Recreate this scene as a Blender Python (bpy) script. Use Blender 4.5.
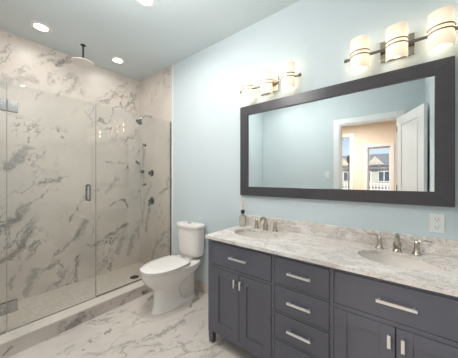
import bpy, bmesh, math, random
from mathutils import Vector, Matrix
PI = math.pi
scene = bpy.context.scene
for o in list(bpy.data.objects): bpy.data.objects.remove(o)
col = scene.collection
# ------------------------------------------------------------------ camera
H = 2.874                                    # ceiling height
cam_d = bpy.data.cameras.new('camera'); cam = bpy.data.objects.new('camera', cam_d); col.objects.link(cam)
cam.location = (0, -1.853, 1.3425); cam.rotation_euler = (PI/2, 0, math.radians(38.11))
cam_d.sensor_width = 36; cam_d.lens = 218.2/458*36; cam_d.shift_y = -0.0013; cam_d.clip_start = 0.02; cam_d.clip_end = 400
scene.camera = cam
# ------------------------------------------------------------------ exposure, sky, sun
vs = scene.view_settings
vs.view_transform = 'Standard'; vs.look = 'None'; vs.gamma = 1; vs.use_curve_mapping = False; vs.exposure = 0.25
W = bpy.data.worlds.new('sky'); scene.world = W; W.use_nodes = True
wn = W.node_tree; wn.nodes.clear()
wo = wn.nodes.new('ShaderNodeOutputWorld'); wb = wn.nodes.new('ShaderNodeBackground')
sk = wn.nodes.new('ShaderNodeTexSky'); sk.sky_type = 'HOSEK_WILKIE'; sk.turbidity = 3; sk.sun_direction = Vector((0.3, 0.8, 0.6)).normalized(); sk.ground_albedo = .4
mxs = wn.nodes.new('ShaderNodeMix'); mxs.data_type = 'RGBA'; mxs.inputs[0].default_value = .35; wn.links.new(sk.outputs[0], mxs.inputs[6]); mxs.inputs[7].default_value = (.25,.26,.28,1); wn.links.new(mxs.outputs[2], wb.inputs[0]); wb.inputs[1].default_value = 4.2
wn.links.new(wb.outputs[0], wo.inputs[0])
def sun():
    d = bpy.data.lights.new('sun', 'SUN'); d.energy = 5; d.angle = .02; d.color = (1, .95, .88)
    o = bpy.data.objects.new('sun', d); col.objects.link(o)
    o.rotation_euler = Vector((0.25, 0.75, 0.6)).to_track_quat('Z', 'Y').to_euler(); o.location = (0, 10, 12)
sun()
LAMP_W = 10.0          # each recessed ceiling lamp
LAMP_COL = (1.0, .96, .91)
SHADE_E = .62         # glow of the vanity light shades
BULB_W = .03
# ------------------------------------------------------------------ shader helpers
class NT:
    def __init__(s, name):
        s.m = bpy.data.materials.new(name); s.m.use_nodes = True; s.t = s.m.node_tree; s.t.nodes.clear()
        s.out = s.n('ShaderNodeOutputMaterial')
    def n(s, typ, **kw):
        x = s.t.nodes.new(typ)
        for k, v in kw.items(): setattr(x, k, v)
        return x
    def l(s, a, b): s.t.links.new(a, b)
    def inp(s, node, k, v):
        if v is None: return
        if hasattr(v, 'is_output') or isinstance(v, bpy.types.NodeSocket): s.l(v, node.inputs[k])
        else: node.inputs[k].default_value = v
    def math(s, op, a, b=None, c=None, clamp=False):
        x = s.n('ShaderNodeMath', operation=op, use_clamp=clamp)
        s.inp(x, 0, a); s.inp(x, 1, b); s.inp(x, 2, c); return x.outputs[0]
    def vm(s, op, a, b=None, out=0):
        x = s.n('ShaderNodeVectorMath', operation=op); s.inp(x, 0, a); s.inp(x, 1, b); return x.outputs[out]
    def scale(s, a, f):
        x = s.n('ShaderNodeVectorMath', operation='SCALE'); s.inp(x, 0, a); s.inp(x, 3, f); return x.outputs[0]
    def mr(s, v, a, b, c=0., d=1., smooth=True):
        x = s.n('ShaderNodeMapRange', interpolation_type='SMOOTHSTEP' if smooth else 'LINEAR'); x.clamp = True
        s.inp(x, 0, v); s.inp(x, 1, a); s.inp(x, 2, b); s.inp(x, 3, c); s.inp(x, 4, d); return x.outputs[0]
    def noise(s, vec, scale, detail=4, rough=.55, dist=0., out=0):
        x = s.n('ShaderNodeTexNoise'); s.inp(x, 'Vector', vec); x.inputs['Scale'].default_value = scale
        x.inputs['Detail'].default_value = detail; x.inputs['Roughness'].default_value = rough; x.inputs['Distortion'].default_value = dist
        return x.outputs[out]
    def mix(s, f, a, b):
        x = s.n('ShaderNodeMix', data_type='RGBA'); s.inp(x, 0, f); s.inp(x, 6, a); s.inp(x, 7, b); return x.outputs[2]
    def obj(s): return s.n('ShaderNodeTexCoord').outputs['Object']
    def mapping(s, vec, rot=(0,0,0), sc=(1,1,1), loc=(0,0,0)):
        x = s.n('ShaderNodeMapping'); s.inp(x, 0, vec); x.inputs[1].default_value = loc; x.inputs[2].default_value = rot; x.inputs[3].default_value = sc; return x.outputs[0]
    def bsdf(s, color=(.8,.8,.8,1), rough=.5, metal=0., spec=.5, normal=None, **kw):
        b = s.n('ShaderNodeBsdfPrincipled'); s.inp(b, 'Base Color', color if not isinstance(color, tuple) or len(color) == 4 else (*color, 1))
        s.inp(b, 'Roughness', rough); s.inp(b, 'Metallic', metal); s.inp(b, 'Specular IOR Level', spec)
        if normal is not None: s.l(normal, b.inputs['Normal'])
        for k, v in kw.items(): s.inp(b, k, v)
        s.l(b.outputs[0], s.out.inputs[0]); return b
    def bump(s, h, strength=.2, dist=.01):
        b = s.n('ShaderNodeBump'); b.inputs['Strength'].default_value = strength; b.inputs['Distance'].default_value = dist
        s.l(h, b.inputs['Height']); return b.outputs[0]
def c4(*c): return (*c, 1)
def simple(name, color, rough=.5, metal=0., spec=.5, vary=.06, sc=8., bump=0.):
    t = NT(name); v = t.obj(); n = t.noise(v, sc, 4)
    k = t.mr(n, .3, .7, 1-vary, 1+vary, False)
    cc = t.n('ShaderNodeRGB'); cc.outputs[0].default_value = c4(*color)
    colr = t.scale(cc.outputs[0], k)
    nm = t.bump(t.noise(v, 60, 3), bump, .004) if bump else None
    t.bsdf(colr, rough, metal, spec, nm); return t.m
def emis(name, color, e):
    t = NT(name); b = t.n('ShaderNodeEmission'); b.inputs[0].default_value = c4(*color); b.inputs[1].default_value = e; t.l(b.outputs[0], t.out.inputs[0]); return t.m
def strokes_mask(t, vec, strokes):
    acc = None
    for a, b, w, k in strokes:
        a = Vector(a); b = Vector(b); ba = b-a
        pa = t.vm('SUBTRACT', vec, tuple(a))
        h = t.math('DIVIDE', t.vm('DOT_PRODUCT', pa, tuple(ba), out=1), ba.length_squared, clamp=True)
        d = t.vm('LENGTH', t.vm('SUBTRACT', pa, t.scale(tuple(ba), h)), out=1)
        m = t.mr(d, w*.22, w*.8, k, 0.)
        acc = m if acc is None else t.math('MAXIMUM', acc, m)
    return acc
def marble(name, strokes, base=(.62,.56,.50), vein=(.13,.12,.115), rough=.36, general=.55, seed=0., dirrot=(0,0,0), sc=(1.0, 3.2, 3.2)):
    t = NT(name); v = t.obj()
    vv = t.vm('ADD', v, (seed, seed*.7, seed*.3))
    w1 = t.scale(t.vm('SUBTRACT', t.noise(vv, 5.5, 5, .6, out=1), (.5,.5,.5)), .22)
    w2 = t.scale(t.vm('SUBTRACT', t.noise(vv, 24, 4, .6, out=1), (.5,.5,.5)), .07)
    warp = t.vm('ADD', t.vm('ADD', v, w1), w2)
    wv = t.vm('ADD', vv, t.scale(w1, .8))
    # general fine veins, longer along one diagonal
    mp = t.mapping(t.mapping(wv, rot=dirrot), sc=sc)
    n1 = t.noise(mp, 1.5, 6, .62, .3)
    r1 = t.mr(t.math('ABSOLUTE', t.math('SUBTRACT', n1, .5)), .0, .030, 1., 0.)
    reg = t.mr(t.noise(vv, 1.9, 2), .46, .66)
    g = t.math('MULTIPLY', t.math('MULTIPLY', r1, reg), general)
    bl = t.math('MULTIPLY', t.mr(t.noise(mp, 2.1, 7, .62, .5), .58, .72), general*.8)
    g = t.math('MAXIMUM', g, t.math('MULTIPLY', bl, reg))
    if strokes:
        s_ = strokes_mask(t, warp, strokes)
        brk = t.mr(t.noise(warp, 17, 6, .7), .30, .62, .35, 1.)
        s_ = t.math('MULTIPLY', s_, brk)
        g = t.math('MAXIMUM', g, s_)
    cloud = t.noise(wv, 2.2, 5, .6)
    c0 = t.mix(t.mr(cloud, .3, .75), c4(*base), c4(base[0]*.86, base[1]*.865, base[2]*.875))
    c1 = t.mix(g, c0, c4(*vein))
    t.bsdf(c1, rough, spec=.5); return t.m
def yz(x, L): return [((x,a,b),(x,c,d),w,k) for a,b,c,d,w,k in L]
def xz(y, L): return [((a,y,b),(c,y,d),w,k) for a,b,c,d,w,k in L]
def xy(z, L): return [((a,b,z),(c,d,z),w,k) for a,b,c,d,w,k in L]
SB = [(-1.24,2.73,-1.06,2.87,.03,.5),(-1.13,2.72,-1.01,2.77,.06,.8),(-1.43,2.5,-1.08,2.74,.04,.45),(-1.51,2.41,-1.28,2.58,.03,.35),(-1.54,2.33,-1.28,2.46,.08,.4),(-1.26,2.24,-1.08,2.59,.03,.4),(-1.07,2.31,-1.0,2.55,.025,.45),(-.92,2.46,-.87,2.59,.05,.5),
(-1.33,1.89,-.95,1.96,.015,.4),(-1.04,1.93,-1.01,1.85,.035,.8),(-1.01,1.85,-.95,1.76,.02,.7),(-.76,2.23,-.67,2.06,.03,.4),(-.78,2.21,-.63,2.28,.02,.4),(-1.51,1.44,-1.42,1.56,.09,.75),(-1.42,1.56,-1.35,1.68,.07,.6),(-1.31,1.69,-1.29,1.69,.03,.9),
(-1.16,1.32,-.97,1.38,.045,.75),(-1.25,1.25,-1.09,1.32,.045,.8),(-1.29,1.08,-1.18,1.14,.025,.7),(-1.18,1.14,-1.04,1.27,.02,.5),(-1.51,.83,-1.45,.93,.08,.9),(-1.45,.93,-1.33,1.07,.07,.75),(-1.46,.51,-1.38,.62,.08,.85),(-1.38,.62,-1.28,.78,.07,.8),
(-.95,.81,-.85,1.0,.04,.6),(-.85,1.0,-.62,1.2,.04,.4),(-.89,.59,-.76,.77,.08,.7),(-1.08,.44,-.89,.58,.035,.6),(-.87,.33,-.73,.46,.04,.8),(-.73,.46,-.6,.43,.03,.8),(-.46,.96,-.28,1.02,.03,.8),(-.28,1.02,-.2,.91,.035,.9),
(-.5,.52,-.36,.59,.06,.85),(-.36,.59,-.22,.66,.06,.9),(-.71,.43,-.55,.46,.04,.6),(-.36,.26,-.28,.43,.07,.5),(-.49,1.56,-.23,1.57,.035,.7),(-.23,1.57,-.2,1.45,.035,.8),(-.2,.21,-.11,.45,.07,.5),(-.49,1.18,-.35,1.35,.06,.4),
(-1.31,.1,-1.24,.3,.09,.5),(-1.24,.3,-1.04,.33,.05,.6),(-1.04,.33,-1.02,.11,.04,.7),(-1.53,.5,-1.41,.54,.05,.8),(-.88,.05,-.86,.37,.04,.7),(-1.47,.17,-1.41,.36,.05,.5)]
SA = [(-2.44,1.31,-2.72,1.09,.035,.8),(-2.72,1.09,-2.82,.82,.025,.6),(-2.75,.92,-2.58,1.18,.025,.5),(-2.82,.34,-2.58,.62,.05,.6),(-3.12,1.78,-3.14,1.24,.04,.6),(-3.06,.55,-2.95,.94,.05,.6),(-2.9,.16,-2.77,.45,.06,.5),(-2.95,2.52,-3.03,2.15,.025,.35),(-2.63,2.31,-2.7,1.89,.025,.3),(-3.17,.66,-3.06,1.17,.06,.5),(-2.51,1.53,-2.47,1.87,.025,.4)]
SC = [(-1.61,.03,-1.51,.11,.03,1.),(-1.25,-.02,-1.09,.10,.06,.8),(-1.06,-.01,-1.02,.09,.03,.6),(-.72,.01,-.63,.08,.04,.6),(-.50,.02,-.39,.07,.05,1.),(-1.31,-.01,-1.23,.08,.04,.4),(-.86,.01,-.84,.09,.03,.4)]
SF = [(-2.19,-.92,-2.09,-.94,.03,.9),(-2.09,-.94,-2.06,-.9,.025,.9),(-1.96,-1.2,-2.0,-1.15,.04,.9),(-2.0,-1.15,-1.99,-1.04,.035,.9),(-1.99,-1.04,-2.02,-.99,.035,.9),(-1.68,-.91,-1.63,-.75,.035,.7),(-1.63,-.75,-1.6,-.5,.06,.7),(-1.49,-.7,-1.3,-.73,.03,.6),(-1.74,-.28,-1.86,-.07,.035,.9),(-1.65,-.44,-1.6,-.26,.035,.6),(-2.17,-.5,-2.3,-.33,.05,.9),(-1.66,-.99,-1.52,-.81,.035,.5),(-1.38,-.56,-1.44,-.39,.035,.5),(-2.23,-.8,-2.01,-.71,.035,.5),(-1.86,-1.23,-1.78,-1.01,.035,.5),(-1.15,-.69,-1.17,-.54,.04,.4),(-2.07,-1.33,-2.06,-1.24,.035,.5),(-1.56,-.62,-1.47,-.77,.025,.5)]
BASE = (.70, .635, .57)
M = {}
M['marbleB'] = marble('shower back marble', yz(-3.236, SB), BASE, general=.78, seed=3.1, dirrot=(-.87, 0, 0), sc=(3.0, 1.0, 3.0))
M['marbleA'] = marble('shower side marble', xz(-.01, SA), BASE, general=.65, seed=7.7, dirrot=(0, .9, 0))
M['marbleC'] = marble('curb marble', yz(-2.315, SC), (.60,.53,.48), general=.4, seed=1.3)
M['marbleF'] = marble('floor marble', xy(0, SF), (.70,.63,.57), vein=(.22,.20,.185), general=.75, seed=5.2, dirrot=(0, 0, -1.2), rough=.16)
M['marbleP'] = marble('plain marble', None, (.74,.67,.61), general=.5, seed=9.)
M['marbleT'] = marble('curb top marble', None, (.72,.65,.58), general=.15, seed=2.)
def wall_paint(name, c):
    return simple(name, c, .75, 0, .25, .015, 3., .03)
M['paint'] = wall_paint('pale blue wall paint', (.59, .665, .690))
M['ceil'] = wall_paint('ceiling paint', (.67, .735, .755))
M['beige'] = wall_paint('beige bedroom paint', (.84, .73, .62))
M['trim'] = simple('white trim paint', (.80, .80, .80), .35, vary=.01)
M['wood'] = simple('bedroom wood floor', (.30, .18, .10), .4, vary=.2)
M['porcelain'] = simple('white porcelain', (.84, .80, .765), .09, spec=.6, vary=.01)
M['basin'] = simple('basin porcelain', (.76, .71, .66), .12, spec=.5, vary=.01)
M['chrome'] = simple('polished chrome', (.62, .62, .62), .12, 1., vary=.02)
M['dchrome'] = simple('dark chrome', (.15, .145, .14), .22, 1., vary=.02)
M['hmetal'] = simple('hinge metal', (.36, .35, .34), .25, 1., vary=.03)
M['nickel'] = simple('brushed nickel', (.50, .45, .38), .26, 1., vary=.04, sc=40)
M['silver'] = simple('satin silver pull', (.88, .88, .88), .3, 1., vary=.02)
M['bronze'] = simple('dark bronze bar', (.20, .18, .16), .35, .8, vary=.05)
M['vanity'] = simple('slate grey cabinet lacquer', (.110, .111, .136), .28, spec=.5, vary=.03, sc=3)
M['gap'] = simple('cabinet interior', (.018, .018, .02), .8)
M['black'] = simple('black plastic', (.015, .015, .015), .35)
M['reed'] = simple('pale reed', (.72, .60, .45), .7)
M['plastic'] = simple('white plastic plate', (.78, .79, .78), .3, vary=.01)
M['slot'] = simple('outlet slot', (.05, .05, .05), .6)
M['rubber'] = simple('grey seal', (.32, .31, .30), .5)
def frame_wood():
    t = NT('charcoal wood frame'); v = t.obj()
    mp = t.mapping(v, sc=(60, 60, 3)); n = t.noise(mp, 1.2, 5)
    mp2 = t.mapping(v, sc=(3, 60, 60)); n2 = t.noise(mp2, 1.2, 5)
    c = t.mix(t.mr(t.math('MULTIPLY', t.math('ADD', n, n2), .5), .35, .65), c4(.050,.047,.053), c4(.064,.060,.067))
    t.bsdf(c, .33, spec=.5); return t.m
M['frame'] = frame_wood()
def mirror_mat():
    t = NT('mirror silvering'); v = t.obj()
    t.bsdf(t.mix(t.noise(v, 2), c4(.79,.82,.81), c4(.80,.83,.82)), .0, 1.); return t.m
M['mirror'] = mirror_mat()
def glass_mat(name, tint, ior=1.5):
    t = NT(name); v = t.obj()
    tr = t.n('ShaderNodeBsdfTransparent'); t.l(t.mix(t.noise(v, 1.), c4(*tint), c4(*[x*.995 for x in tint])), tr.inputs[0])
    gl = t.n('ShaderNodeBsdfGlossy'); gl.inputs['Roughness'].default_value = .0
    fr = t.n('ShaderNodeFresnel'); fr.inputs[0].default_value = ior
    g = t.n('ShaderNodeNewGeometry')
    # same ior for both faces of a thin pane
    f = t.mix(g.outputs['Backfacing'], c4(0,0,0), c4(0,0,0))
    lw = t.n('ShaderNodeLayerWeight'); lw.inputs[0].default_value = .5
    fac = t.math('ADD', t.math('MULTIPLY', t.math('POWER', lw.outputs['Facing'], 5.), .94), .055)
    mx = t.n('ShaderNodeMixShader'); t.l(fac, mx.inputs[0]); t.l(tr.outputs[0], mx.inputs[1]); t.l(gl.outputs[0], mx.inputs[2])
    t.l(mx.outputs[0], t.out.inputs[0]); return t.m
M['glass'] = glass_mat('clear shower glass', (.972, .978, .970))
M['wglass'] = glass_mat('window glass', (.99, .99, .99))
def mosaic():
    t = NT('shower floor mosaic'); v = t.obj()
    vo = t.n('ShaderNodeTexVoronoi', feature='DISTANCE_TO_EDGE'); t.l(v, vo.inputs['Vector']); vo.inputs['Scale'].default_value = 26; vo.inputs['Randomness'].default_value = .35
    vc = t.n('ShaderNodeTexVoronoi'); t.l(v, vc.inputs['Vector']); vc.inputs['Scale'].default_value = 26; vc.inputs['Randomness'].default_value = .35
    sep = t.n('ShaderNodeSeparateColor'); t.l(vc.outputs['Color'], sep.inputs[0])
    c = t.mix(sep.outputs[0], c4(.75,.68,.61), c4(.68,.61,.54))
    c = t.mix(t.mr(vo.outputs[0], .03, .08), c4(.62,.56,.49), c)
    t.bsdf(c, .35, normal=t.bump(t.mr(vo.outputs[0], .02, .1), .2, .002)); return t.m
M['mosaic'] = mosaic()
def counter_mat():
    t = NT('mottled stone counter'); v = t.obj()
    w = t.vm('ADD', v, t.scale(t.vm('SUBTRACT', t.noise(v, 4, 5, .6, out=1), (.5,.5,.5)), .3))
    mp = t.mapping(w, rot=(0,0,-.5), sc=(1.4, 3.2, 3.2))
    a = t.noise(mp, 3.0, 8, .65, .8); b = t.noise(v, 60, 4, .7)
    c = t.mix(t.mr(a, .36, .64), c4(.68,.60,.54), c4(.82,.78,.75))
    gv = t.mr(t.math('ABSOLUTE', t.math('SUBTRACT', t.noise(mp, 2.1, 7, .65, 1.), .5)), 0, .03, 1, 0)
    c = t.mix(t.math('MULTIPLY', gv, .55), c, c4(.36,.34,.33))
    c = t.mix(t.math('MULTIPLY', t.mr(b, .55, .70), .55), c, c4(.28,.26,.25))
    c = t.mix(t.math('MULTIPLY', t.mr(b, .45, .32), .5), c, c4(.80,.77,.74))
    t.bsdf(c, .13, spec=.5); return t.m
M['counter'] = counter_mat()
def shade_mat():
    t = NT('glowing frosted glass shade'); g = t.n('ShaderNodeTexCoord').outputs['Generated']
    sp = t.n('ShaderNodeSeparateXYZ'); t.l(g, sp.inputs[0])
    dz = t.math('ABSOLUTE', t.math('SUBTRACT', sp.outputs[2], .5))
    k = t.mr(dz, 0., .55, 1., .38)
    e = t.n('ShaderNodeEmission')
    t.l(t.mix(k, c4(1.,.62,.33), c4(1.,.74,.46)), e.inputs[0]); t.l(t.math('MULTIPLY', k, SHADE_E), e.inputs[1])
    b = t.n('ShaderNodeBsdfPrincipled'); b.inputs['Base Color'].default_value = (.85,.80,.70,1); b.inputs['Roughness'].default_value = .25
    ad = t.n('ShaderNodeAddShader'); t.l(b.outputs[0], ad.inputs[0]); t.l(e.outputs[0], ad.inputs[1]); t.l(ad.outputs[0], t.out.inputs[0]); return t.m
M['shade'] = shade_mat()
M['bulb'] = emis('frosted bulb', (1,.86,.66), 12)
M['dome'] = emis('fill dome glow', (1,.96,.9), 2.0)  # glow of the added fill dome
M['lens'] = emis('ceiling lamp lens', (1,.97,.92), 9)
# ------------------------------------------------------------------ mesh helpers
class MB:
    def __init__(s): s.bm = bmesh.new()
    def box(s, x0, x1, y0, y1, z0, z1):
        vs_ = [s.bm.verts.new(p) for p in ((x0,y0,z0),(x1,y0,z0),(x1,y1,z0),(x0,y1,z0),(x0,y0,z1),(x1,y0,z1),(x1,y1,z1),(x0,y1,z1))]
        for f in ((0,3,2,1),(4,5,6,7),(0,1,5,4),(1,2,6,5),(2,3,7,6),(3,0,4,7)): s.bm.faces.new([vs_[i] for i in f])
        return s
    def loft(s, rings, cap0=True, cap1=True, closed=True):
        R = [[s.bm.verts.new(p) for p in r] for r in rings]
        n = len(R[0])
        for a, b in zip(R, R[1:]):
            for i in range(n if closed else n-1):
                j = (i+1) % n; s.bm.faces.new((a[i], a[j], b[j], b[i]))
        if cap0: s.bm.faces.new(R[0][::-1])
        if cap1: s.bm.faces.new(R[-1])
        return s
    def lathe(s, prof, c=(0,0,0), axis='Z', n=24, cap0=True, cap1=True):
        rings = []
        for r, h in prof:
            ring = []
            for i in range(n):
                a = 2*PI*i/n; x, y = r*math.cos(a), r*math.sin(a)
                p = {'Z': (x, y, h), 'Y': (x, -h, y), 'X': (h, x, y)}[axis]     # 'Y' grows towards -y
                ring.append((p[0]+c[0], p[1]+c[1], p[2]+c[2]))
            rings.append(ring)
        return s.loft(rings, cap0, cap1)
    def tube(s, pts, r, n=10, flat=1.):
        pts = [Vector(p) for p in pts]; rings = []
        up = Vector((0,0,1))
        if abs((pts[1]-pts[0]).normalized().z) > .95: up = Vector((0,1,0))
        for i, p in enumerate(pts):
            d = (pts[min(i+1, len(pts)-1)] - pts[max(i-1, 0)]).normalized()
            sx = d.cross(up)
            if sx.length < .05: sx = d.cross(Vector((1,0,0)))
            sx.normalize(); uy = sx.cross(d).normalized()
            rr = r[i] if isinstance(r, (list, tuple)) else r
            rings.append([tuple(p + sx*math.cos(2*PI*k/n)*rr + uy*math.sin(2*PI*k/n)*rr*flat) for k in range(n)])
            up = uy
        return s.loft(rings)
    def build(s, name, mat, parent=None, smooth=False, bevel=0., seg=2, auto=True):
        bmesh.ops.recalc_face_normals(s.bm, faces=s.bm.faces[:])
        if parent is not None:
            bmesh.ops.translate(s.bm, verts=s.bm.verts[:], vec=-world_loc(parent))
        me = bpy.data.meshes.new(name); s.bm.to_mesh(me); s.bm.free()
        o = bpy.data.objects.new(name, me); col.objects.link(o)
        me.materials.append(M[mat] if isinstance(mat, str) else mat)
        if parent is not None: o.parent = parent
        if smooth:
            for p in me.polygons: p.use_smooth = True
            try: me.set_sharp_from_angle(angle=math.radians(40))
            except Exception: pass
        if bevel:
            b = o.modifiers.new('bevel', 'BEVEL'); b.width = bevel; b.segments = seg; b.limit_method = 'ANGLE'; b.angle_limit = math.radians(40)
        return o
def world_loc(o):
    v = Vector((0,0,0))
    while o is not None: v += o.location; o = o.parent
    return v
def smoothpts(pts, k=6):
    P = [Vector(p) for p in pts]; out = []
    for i in range(len(P)-1):
        p0 = P[max(i-1,0)]; p1 = P[i]; p2 = P[i+1]; p3 = P[min(i+2, len(P)-1)]
        for j in range(k):
            u = j/k
            out.append(.5*((2*p1)+(p2-p0)*u+(2*p0-5*p1+4*p2-p3)*u*u+(3*p1-p0-3*p2+p3)*u**3))
    out.append(P[-1]); return out
def tag(o, label, cat, group=None, kind=None):
    o['label'] = label; o['category'] = cat
    if group: o['group'] = group
    if kind: o['kind'] = kind
    return o
def thing(name, loc, label, cat, group=None):
    o = bpy.data.objects.new(name, None); o.empty_display_size = .05; col.objects.link(o); o.location = loc
    return tag(o, label, cat, group)
def struct(o, label=None, cat=None):
    o['kind'] = 'structure'
    if label: o['label'] = label
    if cat: o['category'] = cat
    return o
def copy_tree(o, parent=None):
    c = o.copy(); col.objects.link(c)
    if parent is not None: c.parent = parent
    for ch in list(o.children): copy_tree(ch, c)
    return c
def B(*a): return MB().box(*a)
# ------------------------------------------------------------------ shell
XL, XR, YF = -3.246, .281, -2.4
XG, XC0, XC1, ZC = -2.445, -2.52, -2.315, .125       # glass plane, curb back and front, curb top
YS = -1.72                                          # shower end wall
struct(B(XL-.1, XR+.1, YF-.1, .1, -.12, 0).build('floor', 'marbleF'), 'polished cream marble tile floor with brown grey veins', 'floor')
struct(B(XL-.1, XR+.1, YF-.1, .1, H, H+.1).build('ceiling', 'ceil'), 'pale blue grey painted ceiling above the bathroom', 'ceiling')
struct(B(XL-.1, XR+.1, 0, .1, 0, H).build('wall_back', 'paint'), 'pale blue wall behind the vanity and toilet', 'wall')
struct(B(XL-.1, XL, YF, 0, 0, H).build('wall_left', 'paint'), 'wall behind the long marble shower wall', 'wall')
struct(B(XL, XL+.010, YS, -.010, .02, H).build('trim_1', 'marbleB'), 'long marble cladding behind the shower glass door', 'wall cladding')
struct(B(XL, -2.42, -.010, 0, .02, H).build('trim_2', 'marbleA'), 'narrow marble cladding holding the shower valves', 'wall cladding')
struct(B(XL+.01, -2.42, YS-.001, YS+.01, .02, H).build('trim_3', 'marbleP'), 'marble cladding at the near end of the shower', 'wall cladding')
struct(B(XL, -2.37, YF, YS-.001, 0, H).build('wall_shower_end', 'paint'), 'pale blue wall block closing the near end of the shower', 'wall')
struct(B(XR, XR+.1, YF-.1, 0, 0, H).build('wall_right', 'paint'), 'pale blue wall at the right end of the vanity', 'wall')
# metal edge of the marble
struct(B(-2.42, -2.408, -.016, 0, ZC+.001, H).build('trim_4', 'plastic'), 'thin pale strip edging the marble beside the toilet', 'trim')
# wall with the door opening
DX0, DX1, DZ = -.845, -.03, 2.285
def front_wall(mat, y0, y1, x0, x1, name, lab):
    m = MB(); m.box(x0, DX0, y0, y1, 0, H); m.box(DX1, x1, y0, y1, 0, H); m.box(DX0, DX1, y0, y1, DZ, H)
    struct(m.build(name, mat), lab, 'wall')
front_wall('paint', YF-.06, YF, -2.37, XR, 'wall_front', 'pale blue wall with the doorway seen in the mirror')
front_wall('beige', YF-.12, YF-.0601, -3.4, 1.2, 'wall_bedroom_near', 'beige bedroom side of the doorway wall')
def casing(y, name, lab):
    m = MB(); y0, y1 = sorted((y, y + (.018 if y > YF-.06 else -.018)))
    w = .088
    m.box(DX0-w, DX0, y0, y1, 0, DZ+w); m.box(DX1, DX1+w, y0, y1, 0, DZ+w); m.box(DX0, DX1, y0, y1, DZ, DZ+w)
    struct(m.build(name, 'trim', bevel=.004), lab, 'trim')
casing(YF, 'trim_5', 'white casing round the doorway reflected in the mirror')
casing(YF-.12, 'trim_6', 'white casing on the bedroom side of the doorway')
m = MB(); m.box(DX0, DX0+.02, YF-.12, YF, 0, DZ); m.box(DX1-.02, DX1, YF-.12, YF, 0, DZ); m.box(DX0+.02, DX1-.02, YF-.12, YF, DZ-.02, DZ)
struct(m.build('trim_7', 'trim'), 'white door jamb lining the doorway', 'trim')
# baseboards
struct(B(-2.315, -1.246, -.014, 0, 0, .118).build('baseboard_back', 'marbleP', bevel=.003), 'cream marble baseboard between the shower and the vanity', 'baseboard')
struct(B(-2.37, -.95, YF, YF+.014, 0, .118).build('baseboard_front', 'marbleP', bevel=.003), 'marble baseboard on the doorway wall', 'baseboard')
struct(B(XR-.014, XR, -1.6, -.57, 0, .118).build('baseboard_right', 'marbleP', bevel=.003), 'marble baseboard on the right wall', 'baseboard')
# shower floor and curb
struct(B(XL, XC0, YS, 0, 0, .02).build('floor_shower', 'mosaic'), 'cream mosaic shower floor', 'floor')
cb = B(XC0, XC1, YS, 0, 0, ZC-.015).build('shower_curb', 'marbleC'); struct(cb, 'low veined marble curb in front of the shower glass', 'curb')
struct(B(XC0-.004, XC1+.006, YS, -.0005, ZC-.015, ZC).build('trim_8', 'marbleT', bevel=.003), 'pale stone cap on top of the shower curb', 'curb cap')
# door leaf, open into the room
hinge = Vector((DX1+.012, YF+.022, 0)); tip = Vector((.245, -1.745, 0)); dd = (tip-hinge); L = dd.length; ang = math.atan2(dd.y, dd.x)
door = bpy.data.objects.new('door_1', None); col.objects.link(door); door.location = hinge; struct(door, 'white panelled door standing open beside the doorway', 'door')
def leafbox(m, u0, u1, v0, v1, z0, z1):
    m.box(u0, u1, v0, v1, z0, z1)
def leaf(name, m, mat, bevel=0.):
    bmesh.ops.rotate(m.bm, verts=m.bm.verts[:], cent=(0,0,0), matrix=Matrix.Rotation(ang, 3, 'Z'))
    bmesh.ops.translate(m.bm, verts=m.bm.verts[:], vec=hinge)
    return m.build(name, mat, door, bevel=bevel)
m = MB(); t_ = .018
m.box(0, .11, -t_, t_, .01, 2.262); m.box(L-.11, L, -t_, t_, .01, 2.262)
for z0, z1 in ((.01,.23),(.95,1.10),(2.13,2.262)): m.box(.11, L-.11, -t_, t_, z0, z1)
leaf('door_frame', m, 'trim', .003)
for z0, z1 in ((.23,.95),(1.10,2.13)):
    m = MB(); m.box(.11, L-.11, -.008, .008, z0, z1); m.box(.16, L-.16, -.014, .014, z0+.05, z1-.05); leaf('door_panel', m, 'trim', .004)
for sgn in (1, -1):
    m = MB(); m.lathe([(.026,0),(.026,.006),(.010,.01),(.010,.035),(.024,.042),(.027,.055),(.018,.066)], (0,0,0), 'Y', 16)
    if sgn > 0: bmesh.ops.rotate(m.bm, verts=m.bm.verts[:], cent=(0,0,0), matrix=Matrix.Rotation(PI, 3, 'Z'))
    bmesh.ops.translate(m.bm, verts=m.bm.verts[:], vec=(L-.06, sgn*t_, .95)); leaf('door_knob', m, 'nickel')
for z in (.25, 1.15, 2.05):
    m = MB(); m.lathe([(.007,0),(.007,.09)], (-.004, t_+.004, z), 'Z', 10); leaf('hinge', m, 'nickel')
# ------------------------------------------------------------------ bedroom beyond the doorway
YB = -5.0
struct(B(-3.4, 1.2, YB-.15, YF-.12, -.12, 0).build('floor_bedroom', 'wood'), 'brown wood floor of the room beyond the doorway', 'floor')
struct(B(-3.4, 1.2, YB-.15, YF-.12, H, H+.1).build('ceiling_bedroom', 'ceil'), 'ceiling of the room beyond the doorway', 'ceiling')
struct(B(-3.5, -3.4, YB-.15, YF-.06, 0, H).build('wall_bedroom_left', 'beige'), 'beige left wall of the bedroom', 'wall')
struct(B(1.2, 1.3, YB-.15, YF-.06, 0, H).build('wall_bedroom_right', 'beige'), 'beige right wall of the bedroom', 'wall')
W1 = (-1.33, -1.075, .30, 2.50); W2 = (-.68, -.19, .75, 2.16)
m = MB(); y0, y1 = YB-.15, YB
m.box(-3.4, W1[0], y0, y1, 0, H); m.box(W1[1], W2[0], y0, y1, 0, H); m.box(W2[1], 1.2, y0, y1, 0, H)
for w in (W1, W2): m.box(w[0], w[1], y0, y1, 0, w[2]); m.box(w[0], w[1], y0, y1, w[3], H)
struct(m.build('wall_bedroom_far', 'beige'), 'beige bedroom wall with two windows', 'wall')
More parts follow.
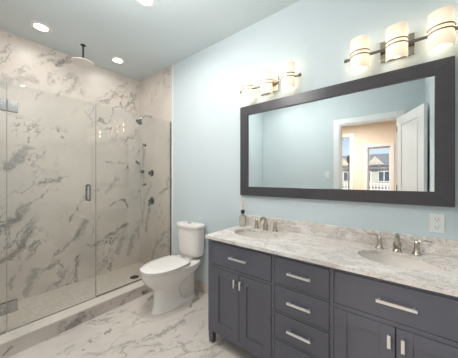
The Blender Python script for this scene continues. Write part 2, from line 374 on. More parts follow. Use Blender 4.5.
for i, w in enumerate((W1, W2)):
    e = bpy.data.objects.new('window_%d' % (i+1), None); col.objects.link(e); e.location = ((w[0]+w[1])/2, YB-.07, w[2])
    struct(e, ('tall narrow white window', 'wider white window')[i] + ' in the beige bedroom wall', 'window')
    c = .075; m = MB()
    m.box(w[0]-c, w[0], YB, YB+.02, w[2]-c, w[3]+c); m.box(w[1], w[1]+c, YB, YB+.02, w[2]-c, w[3]+c)
    m.box(w[0], w[1], YB, YB+.02, w[3], w[3]+c); m.box(w[0], w[1], YB, YB+.02, w[2]-c, w[2]); m.build('window_casing', 'trim', e)
    f = .03; m = MB()
    m.box(w[0], w[0]+f, YB-.1, YB-.04, w[2], w[3]); m.box(w[1]-f, w[1], YB-.1, YB-.04, w[2], w[3]); m.box(w[0]+f, w[1]-f, YB-.1, YB-.04, w[3]-f, w[3]); m.box(w[0]+f, w[1]-f, YB-.1, YB-.04, w[2], w[2]+f)
    m.build('window_frame', 'trim', e)
    B(w[0]+f, w[1]-f, YB-.074, YB-.066, w[2]+f, w[3]-f).build('window_pane', 'wglass', e)
def lamp_light(x, y, z, e):
    d = bpy.data.lights.new('lamp_light', 'AREA'); d.shape = 'DISK'; d.size = .13; d.energy = e; d.color = LAMP_COL; d.spread = math.radians(170)
    o = bpy.data.objects.new('lamp_light', d); col.objects.link(o); o.location = (x, y, z); return o
# ------------------------------------------------------------------ recessed lamps, then added fill lamps
def recessed(x, y, label, e=LAMP_W, g='round recessed ceiling lamps'):
    t = thing('recessed_light', (x, y, H), label, 'ceiling light', g)
    MB().lathe([(.055,0),(.058,-.006),(.084,-.005),(.088,-.0002),(.055,-.0001)], (x,y,H), 'Z', 32, False, False).build('trim_ring', 'trim', t, smooth=True)
    MB().lathe([(.0005,-.0035),(.056,-.0035)], (x,y,H), 'Z', 32, False, False).build('lens', 'lens', t)
    l = lamp_light(x, y, H-.012, e); return t
recessed(-2.86, -1.29, 'bright round recessed lamp over the shower door, leftmost in the photo', LAMP_W*.12)
recessed(-2.88, -.517, 'bright round recessed lamp near the shower valve wall', LAMP_W*.12)
recessed(-1.715, -.825, 'round recessed lamp cut by the top edge of the photo, above the toilet area')
recessed(-1.75, -1.95, 'added unseen fill lamp on the ceiling near the doorway wall', LAMP_W*.3)  # added lamp, lifts the light level by the doorway wall
recessed(-1.2, -3.7, 'added unseen fill lamp on the bedroom ceiling', 75)  # added lamp out of view, brightens the room beyond the doorway
g = thing('added_fill_dome', (-1.2, -1.3, H), 'added fill dome on the ceiling in front of the vanity, out of view', 'ceiling light')  # dome added out of view to raise the room's light level
MB().lathe([(.17,0),(.17,-.012),(.165,-.014)], (-1.2,-1.3,H), 'Z', 32).build('base', 'trim', g)
MB().lathe([(.16,-.0145),(.155,-.04),(.12,-.075),(.06,-.095),(.01,-.1)], (-1.2,-1.3,H), 'Z', 32).build('dome', 'dome', g, smooth=True)
d = bpy.data.lights.new('dome_fill_light', 'POINT'); d.energy = 32; d.color = (1, .975, .95); d.shadow_soft_size = .12  # point fill light hung under the added dome
o = bpy.data.objects.new('dome_fill_light', d); col.objects.link(o); o.location = (-1.2, -1.3, H-.26)
# ------------------------------------------------------------------ shower glass
ZG = 2.105; YD0, YD1 = -1.58, -.940
g = thing('fixed_glass_panel', (XG, -.48, ZC), 'fixed clear shower glass panel beside the valve wall', 'glass panel')
B(XG-.005, XG+.005, YD1+.004, -.014, ZC+.004, ZG).build('glass_pane', 'glass', g)
m = MB(); m.box(XG-.009, XG+.009, YD1+.004, -.012, ZC, ZC+.012); m.box(XG-.009, XG+.009, -.024, -.0105, ZC+.012, ZG); m.build('wall_channel', 'hmetal', g)
g = thing('shower_door', (XG, -1.27, ZC), 'clear frameless glass shower door with metal hinges and pull handle', 'shower door')
B(XG-.005, XG+.005, YD0+.002, YD1-.001, ZC+.010, ZG).build('glass_pane', 'glass', g)
B(XG-.004, XG+.004, YD0+.003, YD1-.002, ZC+.001, ZC+.009).build('bottom_sweep', 'rubber', g)
for yy in (YD0, YD1+.001): B(XG-.0055, XG+.0055, yy-.0018, yy+.0018, ZC+.010, ZG).build('edge_seal', 'rubber', g)
for sx in (1,):
    hx = XG + .045; hy = -1.008
    hb = MB().tube(smoothpts([(XG+.006,hy,1.125),(hx-.012,hy,1.125),(hx,hy,1.137),(hx,hy,1.20),(hx,hy,1.263),(hx-.012,hy,1.275),(XG+.006,hy,1.275)], 4), .0095, 12).build('handle', 'hmetal', g, smooth=True)
    hx = XG - .045
    MB().tube(smoothpts([(XG-.006,hy,1.125),(hx+.012,hy,1.125),(hx,hy,1.137),(hx,hy,1.20),(hx,hy,1.263),(hx+.012,hy,1.275),(XG-.006,hy,1.275)], 4), .0095, 12).build('handle', 'hmetal', g, smooth=True)
for z0 in (.275, 1.875):
    h_ = MB(); h_.box(XG+.006, XG+.016, YD0-.055, YD0-.004, z0, z0+.09); h_.box(XG+.006, XG+.016, YD0+.004, YD0+.062, z0, z0+.09)
    h_.box(XG-.016, XG-.006, YD0-.055, YD0-.004, z0, z0+.09); h_.box(XG-.016, XG-.006, YD0+.004, YD0+.062, z0, z0+.09)
    h_.lathe([(.008,0),(.008,.09)], (XG+.010, YD0, z0), 'Z', 12)
    hh = h_.build('hinge', 'hmetal', g, bevel=.002)
    for yy in (-.03, .033):
        s_ = MB().lathe([(.006,0),(.006,.003)], (XG+.016, YD0+yy, z0+.045), 'X', 12); s_.build('hinge_screw', 'chrome', hh)
g = thing('side_glass_panel', (XG, -1.65, ZC), 'narrow fixed glass panel on the far left that carries the shower door hinges', 'glass panel')
B(XG-.005, XG+.005, YS+.012, YD0-.003, ZC+.004, ZG).build('glass_pane', 'glass', g)
B(XG-.009, XG+.009, YS+.010, YD0-.003, ZC, ZC+.012).build('floor_channel', 'nickel', g)
# ------------------------------------------------------------------ shower fittings (valve wall, y = -0.01)
Y0 = -.0102
g = thing('wall_shower', (-2.93, Y0, 2.26), 'small dark chrome shower head on a short arm high on the valve wall', 'shower head')
MB().lathe([(.030,0),(.030,.004),(.014,.010)], (-2.93,Y0,2.26), 'Y', 20).build('wall_flange', 'chrome', g, smooth=True)
MB().tube(smoothpts([(-2.93,Y0-.004,2.26),(-2.93,-.07,2.262),(-2.93,-.13,2.235),(-2.93,-.165,2.19)]), .010, 12).build('arm', 'chrome', g, smooth=True)
m = MB(); m.lathe([(.013,.02),(.016,.0),(.028,-.014),(.046,-.032),(.046,-.044),(.040,-.046)], (0,0,0), 'Z', 24)
bmesh.ops.rotate(m.bm, verts=m.bm.verts[:], cent=(0,0,0), matrix=Matrix.Rotation(-.62, 3, 'X')); bmesh.ops.translate(m.bm, verts=m.bm.verts[:], vec=(-2.93,-.175,2.176))
m.build('spray_head', 'dchrome', g, smooth=True)
g = thing('hand_shower', (-3.08, Y0, 1.25), 'slim hand shower on a vertical slide bar in the shower corner', 'hand shower')
sx = -3.07
MB().lathe([(.009,0),(.009,.66)], (sx,-.055,1.22), 'Z', 14).build('slide_bar', 'chrome', g, smooth=True)
for z in (1.25, 1.85):
    MB().lathe([(.022,0),(.022,.005),(.010,.009),(.010,.052)], (sx,Y0,z), 'Y', 16).build('bar_bracket', 'dchrome', g, smooth=True)
B(sx-.018, sx+.018, -.095, -.040, 1.42, 1.465).build('slider', 'dchrome', g, bevel=.005)
MB().tube(smoothpts([(sx,-.085,1.36),(sx,-.09,1.46),(sx,-.10,1.54),(sx,-.125,1.575)]), [.010]*6+[.011]*6+[.014]*7, 12).build('spray_wand', 'chrome', g, smooth=True)
m = MB(); m.lathe([(.012,.012),(.034,.004),(.034,-.010),(.028,-.012)], (0,0,0), 'Z', 20); bmesh.ops.rotate(m.bm, verts=m.bm.verts[:], cent=(0,0,0), matrix=Matrix.Rotation(-.9,3,'X')); bmesh.ops.translate(m.bm, verts=m.bm.verts[:], vec=(sx,-.14,1.58)); m.build('spray_face', 'dchrome', g, smooth=True)
MB().tube(smoothpts([(sx,-.085,1.36),(sx+.01,-.10,1.15),(sx+.03,-.10,.85),(sx+.07,-.08,.74),(sx+.11,-.05,.80),(sx+.10,-.03,.93),(sx+.10,Y0,.96)]), .0055, 8).build('hose', 'chrome', g, smooth=True)
MB().lathe([(.020,0),(.020,.005),(.011,.008),(.011,.03)], (sx+.10,Y0,.96), 'Y', 16).build('hose_outlet', 'chrome', g, smooth=True)
def valve(z, label, lever):
    x = -2.90
    g = thing('shower_valve', (x, Y0, z), label, 'valve', 'shower valves on the marble wall')
    MB().lathe([(.058 if lever else .048,0),(.058 if lever else .048,.004),(.050 if lever else .041,.009)], (x,Y0,z), 'Y', 28).build('escutcheon', 'dchrome', g, smooth=True)
    MB().lathe([(.024,.008),(.022,.03),(.018,.05),(.0165,.054)], (x,Y0,z), 'Y', 20).build('stem', 'dchrome', g, smooth=True)
    if lever: MB().tube([(x,-.055,z),(x+.02,-.062,z-.03),(x+.03,-.068,z-.07)], [.011,.009,.006], 10).build('lever', 'dchrome', g, smooth=True)
    else:
        m = MB(); m.tube([(x-.035,-.055,z),(x+.035,-.055,z)], .006, 8); m.tube([(x,-.055,z-.035),(x,-.055,z+.035)], .006, 8); m.build('cross_handle', 'dchrome', g)
valve(1.42, 'small chrome diverter valve with a cross handle, upper of the two on the marble', False)
valve(1.01, 'round chrome shower valve plate with a lever, lower of the two on the marble', True)
g = thing('rain_shower', (-2.865, -.915, H), 'ceiling mounted round white rain shower head on a short dark pipe', 'shower head')
rx, ry = -2.865, -.915
MB().lathe([(.028,0),(.028,-.006),(.012,-.012)], (rx,ry,H), 'Z', 20).build('ceiling_flange', 'dchrome', g, smooth=True)
MB().lathe([(.010,-.01),(.010,-.17),(.016,-.172),(.016,-.192)], (rx,ry,H), 'Z', 14).build('drop_pipe', 'dchrome', g, smooth=True)
MB().lathe([(.018,-.190),(.10,-.196),(.112,-.200),(.112,-.208),(.104,-.210)], (rx,ry,H), 'Z', 36).build('rain_head', 'porcelain', g, smooth=True)
g = thing('floor_drain', (-2.80, -.335, .02), 'small round dark metal drain in the mosaic shower floor', 'drain')
MB().lathe([(.058,0),(.058,.002),(.050,.003)], (-2.80,-.335,.0201), 'Z', 28).build('drain_rim', 'dchrome', g, smooth=True)
m = MB()
for k in range(-3, 4): m.box(-2.80-.04+abs(k)*.006, -2.80+.04-abs(k)*.006, -.335+k*.012-.003, -.335+k*.012+.003, .0231, .0245)
m.build('drain_grate', 'black', g)
# ------------------------------------------------------------------ toilet
tx = -1.93
g = thing('toilet', (tx, -.35, 0), 'white two piece elongated toilet with closed lid beside the shower', 'toilet')
def egg(yb, yf, hw, z, n=40, pb=3.2, cx=tx, wide=.45):
    # closed outline: squarer at the back (yb), rounded at the front (yf)
    out = []; ym = yb + (yf-yb)*wide
    for i in range(n):
        a = 2*PI*i/n; cs, sn = math.cos(a), math.sin(a)
        if sn < 0:   # front half (towards -y)
            x = hw*math.copysign(abs(cs)**(2/2.15), cs); y = ym + (ym-yf)*(-(abs(sn)**(2/2.0)))
        else:
            x = hw*math.copysign(abs(cs)**(2/pb), cs); y = ym + (yb-ym)*(abs(sn)**(2/pb))
        out.append((cx+x, y, z))
    return out
def rr0(cx, hw, y0, y1, z, p=4, n=32):
    return [(cx+hw*math.copysign(abs(math.cos(2*PI*i/n))**(2/p), math.cos(2*PI*i/n)), (y0+y1)/2+(y1-y0)/2*math.copysign(abs(math.sin(2*PI*i/n))**(2/p), math.sin(2*PI*i/n)), z) for i in range(n)]
rings = [egg(-.10,-.625,.108,0), egg(-.10,-.625,.108,.012), egg(-.22,-.612,.098,.03), egg(-.30,-.602,.090,.07), egg(-.31,-.598,.088,.17), egg(-.28,-.602,.096,.215), egg(-.22,-.635,.122,.258), egg(-.14,-.682,.154,.30), egg(-.08,-.712,.176,.345), egg(-.055,-.725,.186,.385), egg(-.055,-.727,.188,.412), egg(-.06,-.717,.180,.418)]
MB().loft([rr0(tx,.060,-.36,-.09,z_) for z_ in (.012,.10,.25,.36)]).build('trapway', 'porcelain', g, smooth=True)
MB().loft(rings).build('bowl', 'porcelain', g, smooth=True)
def eggpad(z0, z1, yb, yf, hw, r=.006):
    return MB().loft([egg(yb-r,yf+r,hw-r,z0,pb=4), egg(yb,yf,hw,z0+r*.6,pb=4), egg(yb,yf,hw,z1-r*.6,pb=4), egg(yb-r,yf+r,hw-r,z1,pb=4)])
eggpad(.4185, .434, -.235, -.728, .186).build('seat', 'porcelain', g, smooth=True)
MB().loft([egg(-.240,-.724,.182,.4355,pb=4), egg(-.235,-.730,.188,.440,pb=4), egg(-.235,-.730,.188,.449,pb=4), egg(-.245,-.718,.176,.457,pb=4), egg(-.30,-.62,.12,.462,pb=4)]).build('lid', 'porcelain', g, smooth=True)
for s_ in (-1, 1): MB().lathe([(.014,-.03),(.014,.03)], (tx+s_*.07,-.225,.442), 'X', 12).build('lid_hinge', 'porcelain', g, smooth=True)
def rr(cx, hw, y0, y1, z, p=5, n=40, bow=0.):
    out = []; cy, hy = (y0+y1)/2, abs(y1-y0)/2
    for i in range(n):
        a = 2*PI*i/n; cs, sn = math.cos(a), math.sin(a)
        x = hw*math.copysign(abs(cs)**(2/p), cs); y = hy*math.copysign(abs(sn)**(2/p), sn)
        if sn < 0: y -= bow*(1-(x/hw)**2)
        out.append((cx+x, cy+y, z))
    return out
tk = -1.955
B(tk-.10, tk+.10, -.17, -.05, .417, .452).build('tank_mount', 'porcelain', g, bevel=.01)
MB().loft([rr(tk,.163,-.16,-.022,.452,3.4,bow=.02), rr(tk,.174,-.168,-.018,.468,3.4,bow=.025), rr(tk,.178,-.172,-.016,.50,3.4,bow=.028), rr(tk,.183,-.175,-.015,.65,3.4,bow=.03), rr(tk,.190,-.178,-.015,.772,3.4,bow=.03)]).build('tank', 'porcelain', g, smooth=True)
MB().loft([rr(tk,.194,-.182,-.012,.773,3.4,bow=.03), rr(tk,.200,-.188,-.010,.780,3.4,bow=.032), rr(tk,.202,-.190,-.010,.800,3.4,bow=.032), rr(tk,.196,-.184,-.014,.812,3.4,bow=.032), rr(tk,.15,-.14,-.04,.816,3,bow=.02)]).build('tank_lid', 'porcelain', g, smooth=True)
MB().lathe([(.026,.8155),(.026,.821),(.022,.824)], (tk,-.115,0), 'Z', 24).build('flush_button', 'chrome', g, smooth=True)
for s_ in (-1, 1): MB().lathe([(.012,.012),(.012,.022),(.006,.03)], (tx+s_*.10,-.30,0), 'Z', 12).build('bolt_cap', 'porcelain', g, smooth=True)
# ------------------------------------------------------------------ vanity
VX0, VX1, VF, VB, VT = -1.243, .279, -.545, -.004, .855
g = thing('vanity_cabinet', ((VX0+VX1)/2, -.27, 0), 'long slate grey double vanity cabinet with silver bar pulls', 'cabinet')
B(VX0+.020, VX1-.004, VB-.010, VB, .105, VT-.002).build('back_panel', 'gap', g)
B(VX0+.020, VX1-.004, VF+.022, VB-.011, .105, .122).build('bottom_panel', 'gap', g)
for xd in (-.667, -.307): B(xd, xd+.016, VF+.022, VB-.011, .1225, VT-.002).build('divider', 'gap', g)
m = MB(); zb = .105
m.box(VX0, VX0+.0195, VF+.0205, VB, zb, VT); m.build('side_panel', 'vanity', g)
B(VX1-.003, VX1, VF+.0205, VB, zb, VT).build('side_panel', 'vanity', g)
m = MB(); F0, F1 = VF, VF+.020
st = [(VX0, VX0+.050), (-.669, -.647), (-.311, -.289), (VX1-.023, VX1)]
for a, b in st: m.box(a, b, F0, F1, zb if a not in (VX0, VX1-.050) else zb, VT)
def rails(a, b, zs):
    for z0, z1 in zs: m.box(a, b, F0, F1, z0, z1)
rails(VX0+.050, -.669, ((zb,.140),(.634,.656),(.835,VT))); rails(-.289, VX1-.023, ((zb,.140),(.634,.656),(.835,VT)))
rails(-.647, -.311, ((zb,.122),(.299,.312),(.475,.488),(.650,.663),(.835,VT)))
m.build('face_frame', 'vanity', g, bevel=.0015)
for x0 in (VX0, VX1-.050):
    for y0, y1 in ((VF, VF+.05), (VB-.05, VB)):
        MB().loft([[(x0+.006,y0+.004,0),(x0+.044,y0+.004,0),(x0+.044,y1-.006,0),(x0+.006,y1-.006,0)], [(x0,y0,.105),(x0+.05,y0,.105),(x0+.05,y1,.105),(x0,y1,.105)]]).build('leg', 'vanity', g, bevel=.002)
def pull_h(parent, xc, z, w):
    y = FY
    o = MB(); o.box(xc-w/2, xc+w/2, y-.034, y-.024, z-.0072, z+.0072)
    for s_ in (-1, 1): o.box(xc+s_*(w/2-.012)-.005, xc+s_*(w/2-.012)+.005, y-.024, y-.0, z-.005, z+.005)
    o.build('pull', 'silver', parent, bevel=.0012)
def pull_v(parent, x, z, h):
    y = FY
    o = MB(); o.box(x-.0068, x+.0068, y-.034, y-.024, z-h/2, z+h/2)
    for s_ in (-1, 1): o.box(x-.005, x+.005, y-.024, y, z+s_*(h/2-.008)-.004, z+s_*(h/2-.008)+.004)
    o.build('pull', 'silver', parent, bevel=.0012)
FY = VF - .003
def drawer(x0, x1, z0, z1, pw):
    e = .0025; x0 += e; x1 -= e; z0 += e; z1 -= e
    o = MB(); b = .012
    o.box(x0, x1, FY, VF+.019, z0, z1)
    d = o.build('drawer', 'vanity', g, bevel=.003)
    pull_h(d, (x0+x1)/2, (z0+z1)/2+.004, pw)
def cdoor(x0, x1, z0, z1, px):
    e = .002; x0 += e; x1 -= e; z0 += e; z1 -= e; s_ = .062
    o = MB(); y1 = VF+.019
    o.box(x0, x0+s_, FY, y1, z0, z1); o.box(x1-s_, x1, FY, y1, z0, z1); o.box(x0+s_, x1-s_, FY, y1, z0, z0+s_); o.box(x0+s_, x1-s_, FY, y1, z1-s_, z1)
    d = o.build('door', 'vanity', g, bevel=.002)
    o = MB(); o.box(x0+s_, x1-s_, FY+.009, y1-.003, z0+s_, z1-s_); o.build('door_panel', 'vanity', d)
    pull_v(d, px, .571, .062)
for a, b in ((VX0+.050, -.669), (-.289, VX1-.023)):
    drawer(a, b, .656, .835, .155); mid = (a+b)/2
    cdoor(a, mid, .140, .634, mid-.026); cdoor(mid, b, .140, .634, mid+.026)
for z0, z1 in ((.122,.299),(.312,.475),(.488,.650),(.663,.835)): drawer(-.647, -.311, z0, z1, .145)
# counter with two oval cut-outs
SX = (-.958, -.012); SY = -.268; SAx, SBy = .198, .138
CX0, CX1, CY0, CY1, CZ0, CZ1 = -1.262, XR-.0005, -.568, -.001, .8552, .878
def counter():
    m = MB(); bm = m.bm; n = 48
    def vert(p, z): return bm.verts.new((p[0], p[1], z))
    xs = sorted([CX0, CX1] + [s-.26 for s in SX] + [s+.26 for s in SX])
    for i in range(len(xs)-1):
        a, b = xs[i], xs[i+1]; cx = (a+b)/2
        s = next((q for q in SX if abs(q-cx) < .01), None)
        if s is None:
            for z in (CZ0, CZ1): bm.faces.new([vert(p, z) for p in ((a,CY0),(b,CY0),(b,CY1),(a,CY1))])
        else:
            # outer points projected on the rectangle, inner points on the oval
            inn = []; out = []
            angs = sorted([2*PI*k/n for k in range(n)] + [math.atan2(y-SY, x-s) % (2*PI) for x in (a,b) for y in (CY0,CY1)])
            for t in angs:
                c, sn = math.cos(t), math.sin(t)
                k = 1/math.sqrt((c/SAx)**2 + (sn/SBy)**2); inn.append((s+c*k, SY+sn*k))
                kk = min(((b-s)/c if c > 1e-9 else (a-s)/c if c < -1e-9 else 1e9), ((CY1-SY)/sn if sn > 1e-9 else (CY0-SY)/sn if sn < -1e-9 else 1e9)); out.append((s+c*kk, SY+sn*kk))
            N = len(angs); r = {}
            for z in (CZ0, CZ1):
                r[z] = ([vert(p, z) for p in inn], [vert(p, z) for p in out])
                for j in range(N): q = (j+1) % N; bm.faces.new((r[z][0][j], r[z][0][q], r[z][1][q], r[z][1][j]))
            for j in range(N): q = (j+1) % N; bm.faces.new((r[CZ0][0][j], r[CZ0][0][q], r[CZ1][0][q], r[CZ1][0][j]))
    bmesh.ops.remove_doubles(bm, verts=bm.verts[:], dist=1e-5)
    # outer rim
    bmesh.ops.recalc_face_normals(bm, faces=bm.faces[:])
    be = [e for e in bm.edges if len(e.link_faces) == 1]
    if be: 
        top = [e for e in be if all(abs(v.co.z-CZ1) < 1e-6 for v in e.verts)]
        for e in top:
            v0, v1 = e.verts
            def low(v): return min((w for w in bm.verts if abs(w.co.z-CZ0) < 1e-6), key=lambda w: (w.co.x-v.co.x)**2+(w.co.y-v.co.y)**2)
            try: bm.faces.new((v0, v1, low(v1), low(v0)))
            except Exception: pass
    return m
ct = counter().build('countertop', 'counter'); tag(ct, 'mottled cream and grey stone vanity top with two oval sink cut-outs', 'countertop')
bs = B(CX0+.016, XR-.0005, -.021, -.001, CZ1+.0002, .975).build('backsplash', 'counter', bevel=.002); tag(bs, 'low mottled stone backsplash strip along the wall behind the faucets', 'backsplash')
def basin(x, label):
    t = thing('sink_basin', (x, SY, .74), label, 'sink', 'oval undermount sinks')
    rings = []; n = 48
    prof = [(1.0,.8548),(1.0,.835),(.97,.80),(.88,.765),(.70,.742),(.40,.732),(.10,.729)]
    for k, z in [(1.09,.8548)]+prof: rings.append([(x+SAx*k*math.cos(2*PI*i/n), SY+SBy*k*math.sin(2*PI*i/n), z) for i in range(n)])
    outer = [(.12,.720),(.45,.722),(.75,.733),(.93,.758),(1.03,.798),(1.06,.84),(1.09,.848)]
    for k, z in outer: rings.append([(x+SAx*k*math.cos(2*PI*i/n), SY+SBy*k*math.sin(2*PI*i/n), z) for i in range(n)])
    m = MB(); m.loft(rings[:8], False, True); 
    m2 = rings[8:]; m.loft(m2, True, False)
    m.build('bowl', 'basin', t, smooth=True)
    MB().lathe([(.024,.7295),(.024,.732),(.018,.733)], (x,SY,0), 'Z', 20).build('drain', 'nickel', t, smooth=True)
    return t
basin(SX[0], 'oval undermount sink at the left end of the vanity top')
basin(SX[1], 'oval undermount sink at the right end of the vanity top, below the outlet')
def faucet(x, label, ex=0.):
    y = -.095; z = CZ1+.0003
    t = thing('faucet', (x, y, z), label, 'faucet', 'widespread nickel faucets')
    MB().lathe([(.027,0),(.027,.004),(.021,.010),(.019,.022),(.023,.034),(.022,.050),(.014,.068),(.012,.082)], (x,y,z), 'Z', 20).build('spout_base', 'nickel', t, smooth=True)
    MB().tube(smoothpts([(x,y,z+.070),(x,y-.004,z+.095),(x,y-.035,z+.112),(x,y-.085,z+.105),(x,y-.118,z+.082)]), [.0135]*8+[.012]*8+[.0115]*9, 12).build('spout', 'nickel', t, smooth=True)
    for s_ in (-1, 1):
        hx = x + s_*.094
        h_ = MB().lathe([(.025,0),(.025,.004),(.020,.010),(.016,.025),(.0135,.050),(.015,.064),(.012,.078),(.006,.084)], (hx,y,z), 'Z', 20).build('handle', 'nickel', t, smooth=True)
        MB().tube(smoothpts([(hx,y,z+.072),(hx+s_*.022,y-.004,z+.088),(hx+s_*.045,y-.006,z+.090),(hx+s_*.068,y-.008,z+.087)], 4), [.009]*4+[.0075]*4+[.006]*5, 10, .7).build('lever', 'nickel', h_, smooth=True)
faucet(SX[0], 'brushed nickel two handle faucet behind the left sink')
faucet(SX[1]-.002, 'brushed nickel two handle faucet behind the right sink')
# reed diffuser
bx, by, bz = -1.205, -.10, CZ1+.0003
g = thing('reed_diffuser', (bx, by, bz), 'small glass bottle with black collar and pale reeds left of the left faucet', 'diffuser')
def bglass():
    t = NT('amber tinted bottle glass'); v = t.obj(); sp = t.noise(v, 5)
    b = t.bsdf(t.mix(sp, c4(.80,.78,.70), c4(.72,.68,.58)), .05, spec=.6); b.inputs['Transmission Weight'].default_value = .75; return t.m
M['bglass'] = bglass()
MB().loft([rr(bx,.024,by-.024,by+.024,bz,6,32), rr(bx,.027,by-.027,by+.027,bz+.004,6,32), rr(bx,.027,by-.027,by+.027,bz+.095,6,32), rr(bx,.020,by-.020,by+.020,bz+.108,3,32), rr(bx,.012,by-.012,by+.012,bz+.116,2,32), rr(bx,.012,by-.012,by+.012,bz+.125,2,32)]).build('bottle', 'bglass', g, smooth=True)
MB().lathe([(.018,.124),(.019,.128),(.019,.155),(.017,.158),(.008,.159)], (bx,by,bz), 'Z', 20).build('collar', 'black', g, smooth=True)
for k, (dx, dy) in enumerate(((-.016,.006),(-.009,-.010),(-.003,.012),(.004,-.006),(.010,.010),(.016,-.004))):
    MB().tube([(bx+dx*.25,by+dy*.25,bz+.159),(bx+dx,by+dy,bz+.262+.006*(k%3))], .0019, 6).build('reed', 'reed', g)
# paper holder on the vanity side
g = thing('toilet_paper_holder', (VX0, -.49, .79), 'small chrome paper holder on the left side of the vanity', 'paper holder')
MB().lathe([(.020,0),(.020,-.005),(.008,-.008),(.008,-.030)], (VX0-.0003,-.50,.79), 'X', 16).build('post', 'chrome', g, smooth=True)
MB().tube([(VX0-.030,-.505,.79),(VX0-.030,-.36,.79)], .007, 10).build('arm', 'chrome', g, smooth=True)
# ------------------------------------------------------------------ mirror
MX0, MX1, MZ0, MZ1 = -1.287, .254, 1.172, 2.065; fw = .088
g = thing('framed_mirror', ((MX0+MX1)/2, -.001, MZ0), 'wide rectangular mirror in a dark charcoal wood frame above the vanity', 'mirror')
for nm, poly in (('frame_rail', [(MX0,MZ0),(MX1,MZ0),(MX1-fw,MZ0+fw),(MX0+fw,MZ0+fw)]), ('frame_rail', [(MX0,MZ1),(MX1,MZ1),(MX1-fw,MZ1-fw),(MX0+fw,MZ1-fw)]),
                 ('frame_stile', [(MX0,MZ0),(MX0,MZ1),(MX0+fw,MZ1-fw),(MX0+fw,MZ0+fw)]), ('frame_stile', [(MX1,MZ0),(MX1,MZ1),(MX1-fw,MZ1-fw),(MX1-fw,MZ0+fw)])):
    MB().loft([[(x,-.001,z) for x,z in poly], [(x,-.028,z) for x,z in poly]]).build(nm, 'frame', g, bevel=.002)
B(MX0+fw-.001, MX1-fw+.001, -.014, -.008, MZ0+fw-.001, MZ1-fw+.001).build('mirror_glass', 'mirror', g)
# ------------------------------------------------------------------ vanity lights
def vanity_light(x, label):
    z = 2.205; t = thing('vanity_light', (x, -.0005, z), label, 'wall light', 'three shade vanity lights')
    m = MB(); m.box(x-.092, x+.092, -.020, -.0008, z-.062, z+.075); m.build('wall_plate', 'nickel', t, bevel=.003)
    MB().box(x-.295, x+.295, -.050, -.036, z+.000, z+.016).build('bar', 'bronze', t, bevel=.002)
    for s_ in (-1, 1): MB().lathe([(.012,-.012),(.014,0),(.012,.012)], (x+s_*.297,-.043,z+.008), 'X', 14).build('bar_end', 'bronze', t, smooth=True)
    for s_ in (-.04, .04): B(x+s_-.006, x+s_+.006, -.037, -.0195, z+.002, z+.014).build('bar_standoff', 'bronze', t)
    for k in (-1, 0, 1):
        sx = x + k*.207; hw, dp = .058, .062; n = 24
        def arc(r, zz, w=hw, d=dp):
            return [(sx + (w+r)*math.cos(PI+PI*i/n), -.066 + (d+r)*math.sin(PI+PI*i/n)*.9, zz) for i in range(n+1)]
        zt, zb_ = z+.115, z-.095
        m = MB(); A = arc(0, zt)+arc(-.004, zt)[::-1]; Bq = arc(0, zb_)+arc(-.004, zb_)[::-1]
        m.loft([A, Bq]); sh = m.build('shade', 'shade', t, smooth=True)
        for dz in (-.008, .018):
            m = MB(); A = arc(.004, z+dz)+arc(.0005, z+dz)[::-1]; Bq = arc(.004, z+dz+.007)+arc(.0005, z+dz+.007)[::-1]
            m.loft([A, Bq]); m.build('band', 'bronze', sh)
        B(sx-.054, sx+.054, -.0675, -.0505, z+.002, z+.014).build('shade_holder', 'bronze', t)
        for q in (1, -1): MB().lathe([(.008,.008+q*.014),(.012,.008+q*.026),(.0145,.008+q*.045),(.012,.008+q*.062),(.005,.008+q*.070)], (sx,-.0365,z), 'Z', 14).build('bulb', 'bulb', t, smooth=True)
        for dz, ee in ((.125, BULB_W), (-.105, BULB_W*.4)):
            d = bpy.data.lights.new('bulb_light', 'POINT'); d.energy = ee; d.color = (1,.87,.70); d.shadow_soft_size = .03
            o = bpy.data.objects.new('bulb_light', d); col.objects.link(o); o.location = (sx, -.085, z+dz)
vanity_light(-.963, 'three shade glowing wall light above the left part of the mirror')
vanity_light(-.018, 'three shade glowing wall light above the right part of the mirror')
# ------------------------------------------------------------------ outlet and switch
g = thing('wall_outlet', (.178, -.0005, 1.065), 'white double electrical outlet on the blue wall right of the mirror', 'outlet')
B(.143, .213, -.006, -.0005, 1.008, 1.122).build('cover_plate', 'plastic', g, bevel=.002)
for z in (1.040, 1.090):
    q = MB(); q.lathe([(.0165,.0055),(.0165,.0075),(.015,.008)], (.178,0,z), 'Y', 24); rc = q.build('receptacle', 'plastic', g, smooth=True)
    q = MB(); q.box(.1705,.1725,-.0088,-.0080,z,z+.009); q.box(.1835,.1855,-.0088,-.0080,z,z+.009); q.box(.176,.180,-.0088,-.0080,z-.010,z-.006); q.build('slot', 'slot', rc)
g = thing('light_switch', (-1.04, YF, 1.41), 'white switch plate left of the doorway seen in the mirror', 'switch')
B(-1.077, -1.003, YF+.0005, YF+.006, 1.35, 1.465).build('cover_plate', 'plastic', g, bevel=.002)
B(-1.056, -1.024, YF+.006, YF+.010, 1.375, 1.44).build('rocker', 'plastic', g, bevel=.002)
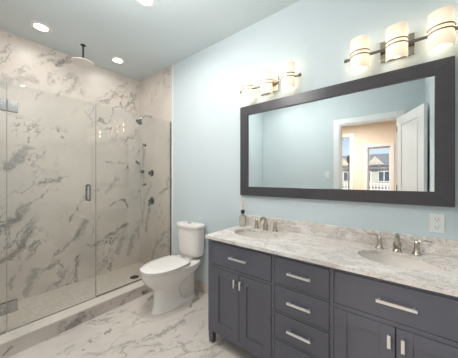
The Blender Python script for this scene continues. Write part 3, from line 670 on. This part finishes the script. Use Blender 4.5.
# ------------------------------------------------------------------ outside the windows
M['facade'] = simple('pale masonry', (.55, .50, .43), .8)
M['roof'] = simple('grey slate roof', (.20, .20, .22), .7)
M['dwin'] = simple('dark window glass', (.06, .08, .11), .1)
M['road'] = simple('asphalt', (.12, .12, .12), .9)
M['rail'] = simple('white railing', (.75, .75, .75), .5)
struct(B(-60, 60, -120, -5.6, -8.1, -8.0).build('ground', 'road'), 'street surface outside', 'ground')
g = thing('building', (-3, -44, -8), 'pale stone building with grey roof seen through the bedroom windows in the mirror', 'building')
B(-26, 20, -50, -38, -8, 3.3).build('wall', 'facade', g)
m = MB(); m.loft([[(-26.4,-50.4,3.3),(20.4,-50.4,3.3),(20.4,-37.6,3.3),(-26.4,-37.6,3.3)], [(-24,-46,5.3),(18,-46,5.3),(18,-41,5.3),(-24,-41,5.3)]]); m.build('roof', 'roof', g)
B(-26.5, 20.5, -38.0, -37.5, 2.75, 3.05).build('cornice', 'roof', g)
for x0 in [-16.1+2.37*k for k in range(12)]:
    for z0, z1 in ((.95,2.35),(-1.9,-.4)):
        f = B(x0-.65, x0+.65, -38.0, -37.93, z0, z1).build('window', 'dwin', g)
        m = MB(); m.box(x0-.75,x0-.65,-38,-37.85,z0-.1,z1+.1); m.box(x0+.65,x0+.75,-38,-37.85,z0-.1,z1+.1); m.box(x0-.65,x0+.65,-38,-37.85,z1,z1+.1); m.box(x0-.65,x0+.65,-38,-37.85,z0-.1,z0); m.box(x0-.05,x0+.05,-38,-37.85,z0,z1); m.build('window_trim', 'rail', f)
for x0 in (-3.0, -7.5): # dormer gables
    m = MB(); m.loft([[(x0-1.3,-37.9,3.3),(x0+1.3,-37.9,3.3),(x0,-37.9,4.7)], [(x0-1.3,-42,3.3),(x0+1.3,-42,3.3),(x0,-42,4.7)]]); m.build('gable', 'facade', g)
m = MB(); m.box(-16, 10, -37.25, -37.1, .55, .68); m.box(-16, 10, -37.25, -37.1, -.35, -.25); m.build('rail', 'rail', g)
m = MB()
for k in range(66): m.box(-15.9+k*.4, -15.75+k*.4, -37.22, -37.12, -.25, .55)
bb = m.build('baluster', 'rail', g)
B(-16, 10, -37.93, -37.05, -.5, -.35).build('balcony_slab', 'facade', g)
g = thing('street_lamp', (-3.6, -20, -8), 'dark street lamp seen through the narrow window in the mirror', 'street lamp')
MB().lathe([(.10,0),(.09,.3),(.05,.5),(.04,10.7)], (-3.6,-20,-8), 'Z', 10).build('pole', 'black', g)
MB().lathe([(.05,10.7),(.14,10.85),(.17,11.2),(.10,11.32),(.02,11.42)], (-3.6,-20,-8), 'Z', 10).build('lantern', 'black', g)
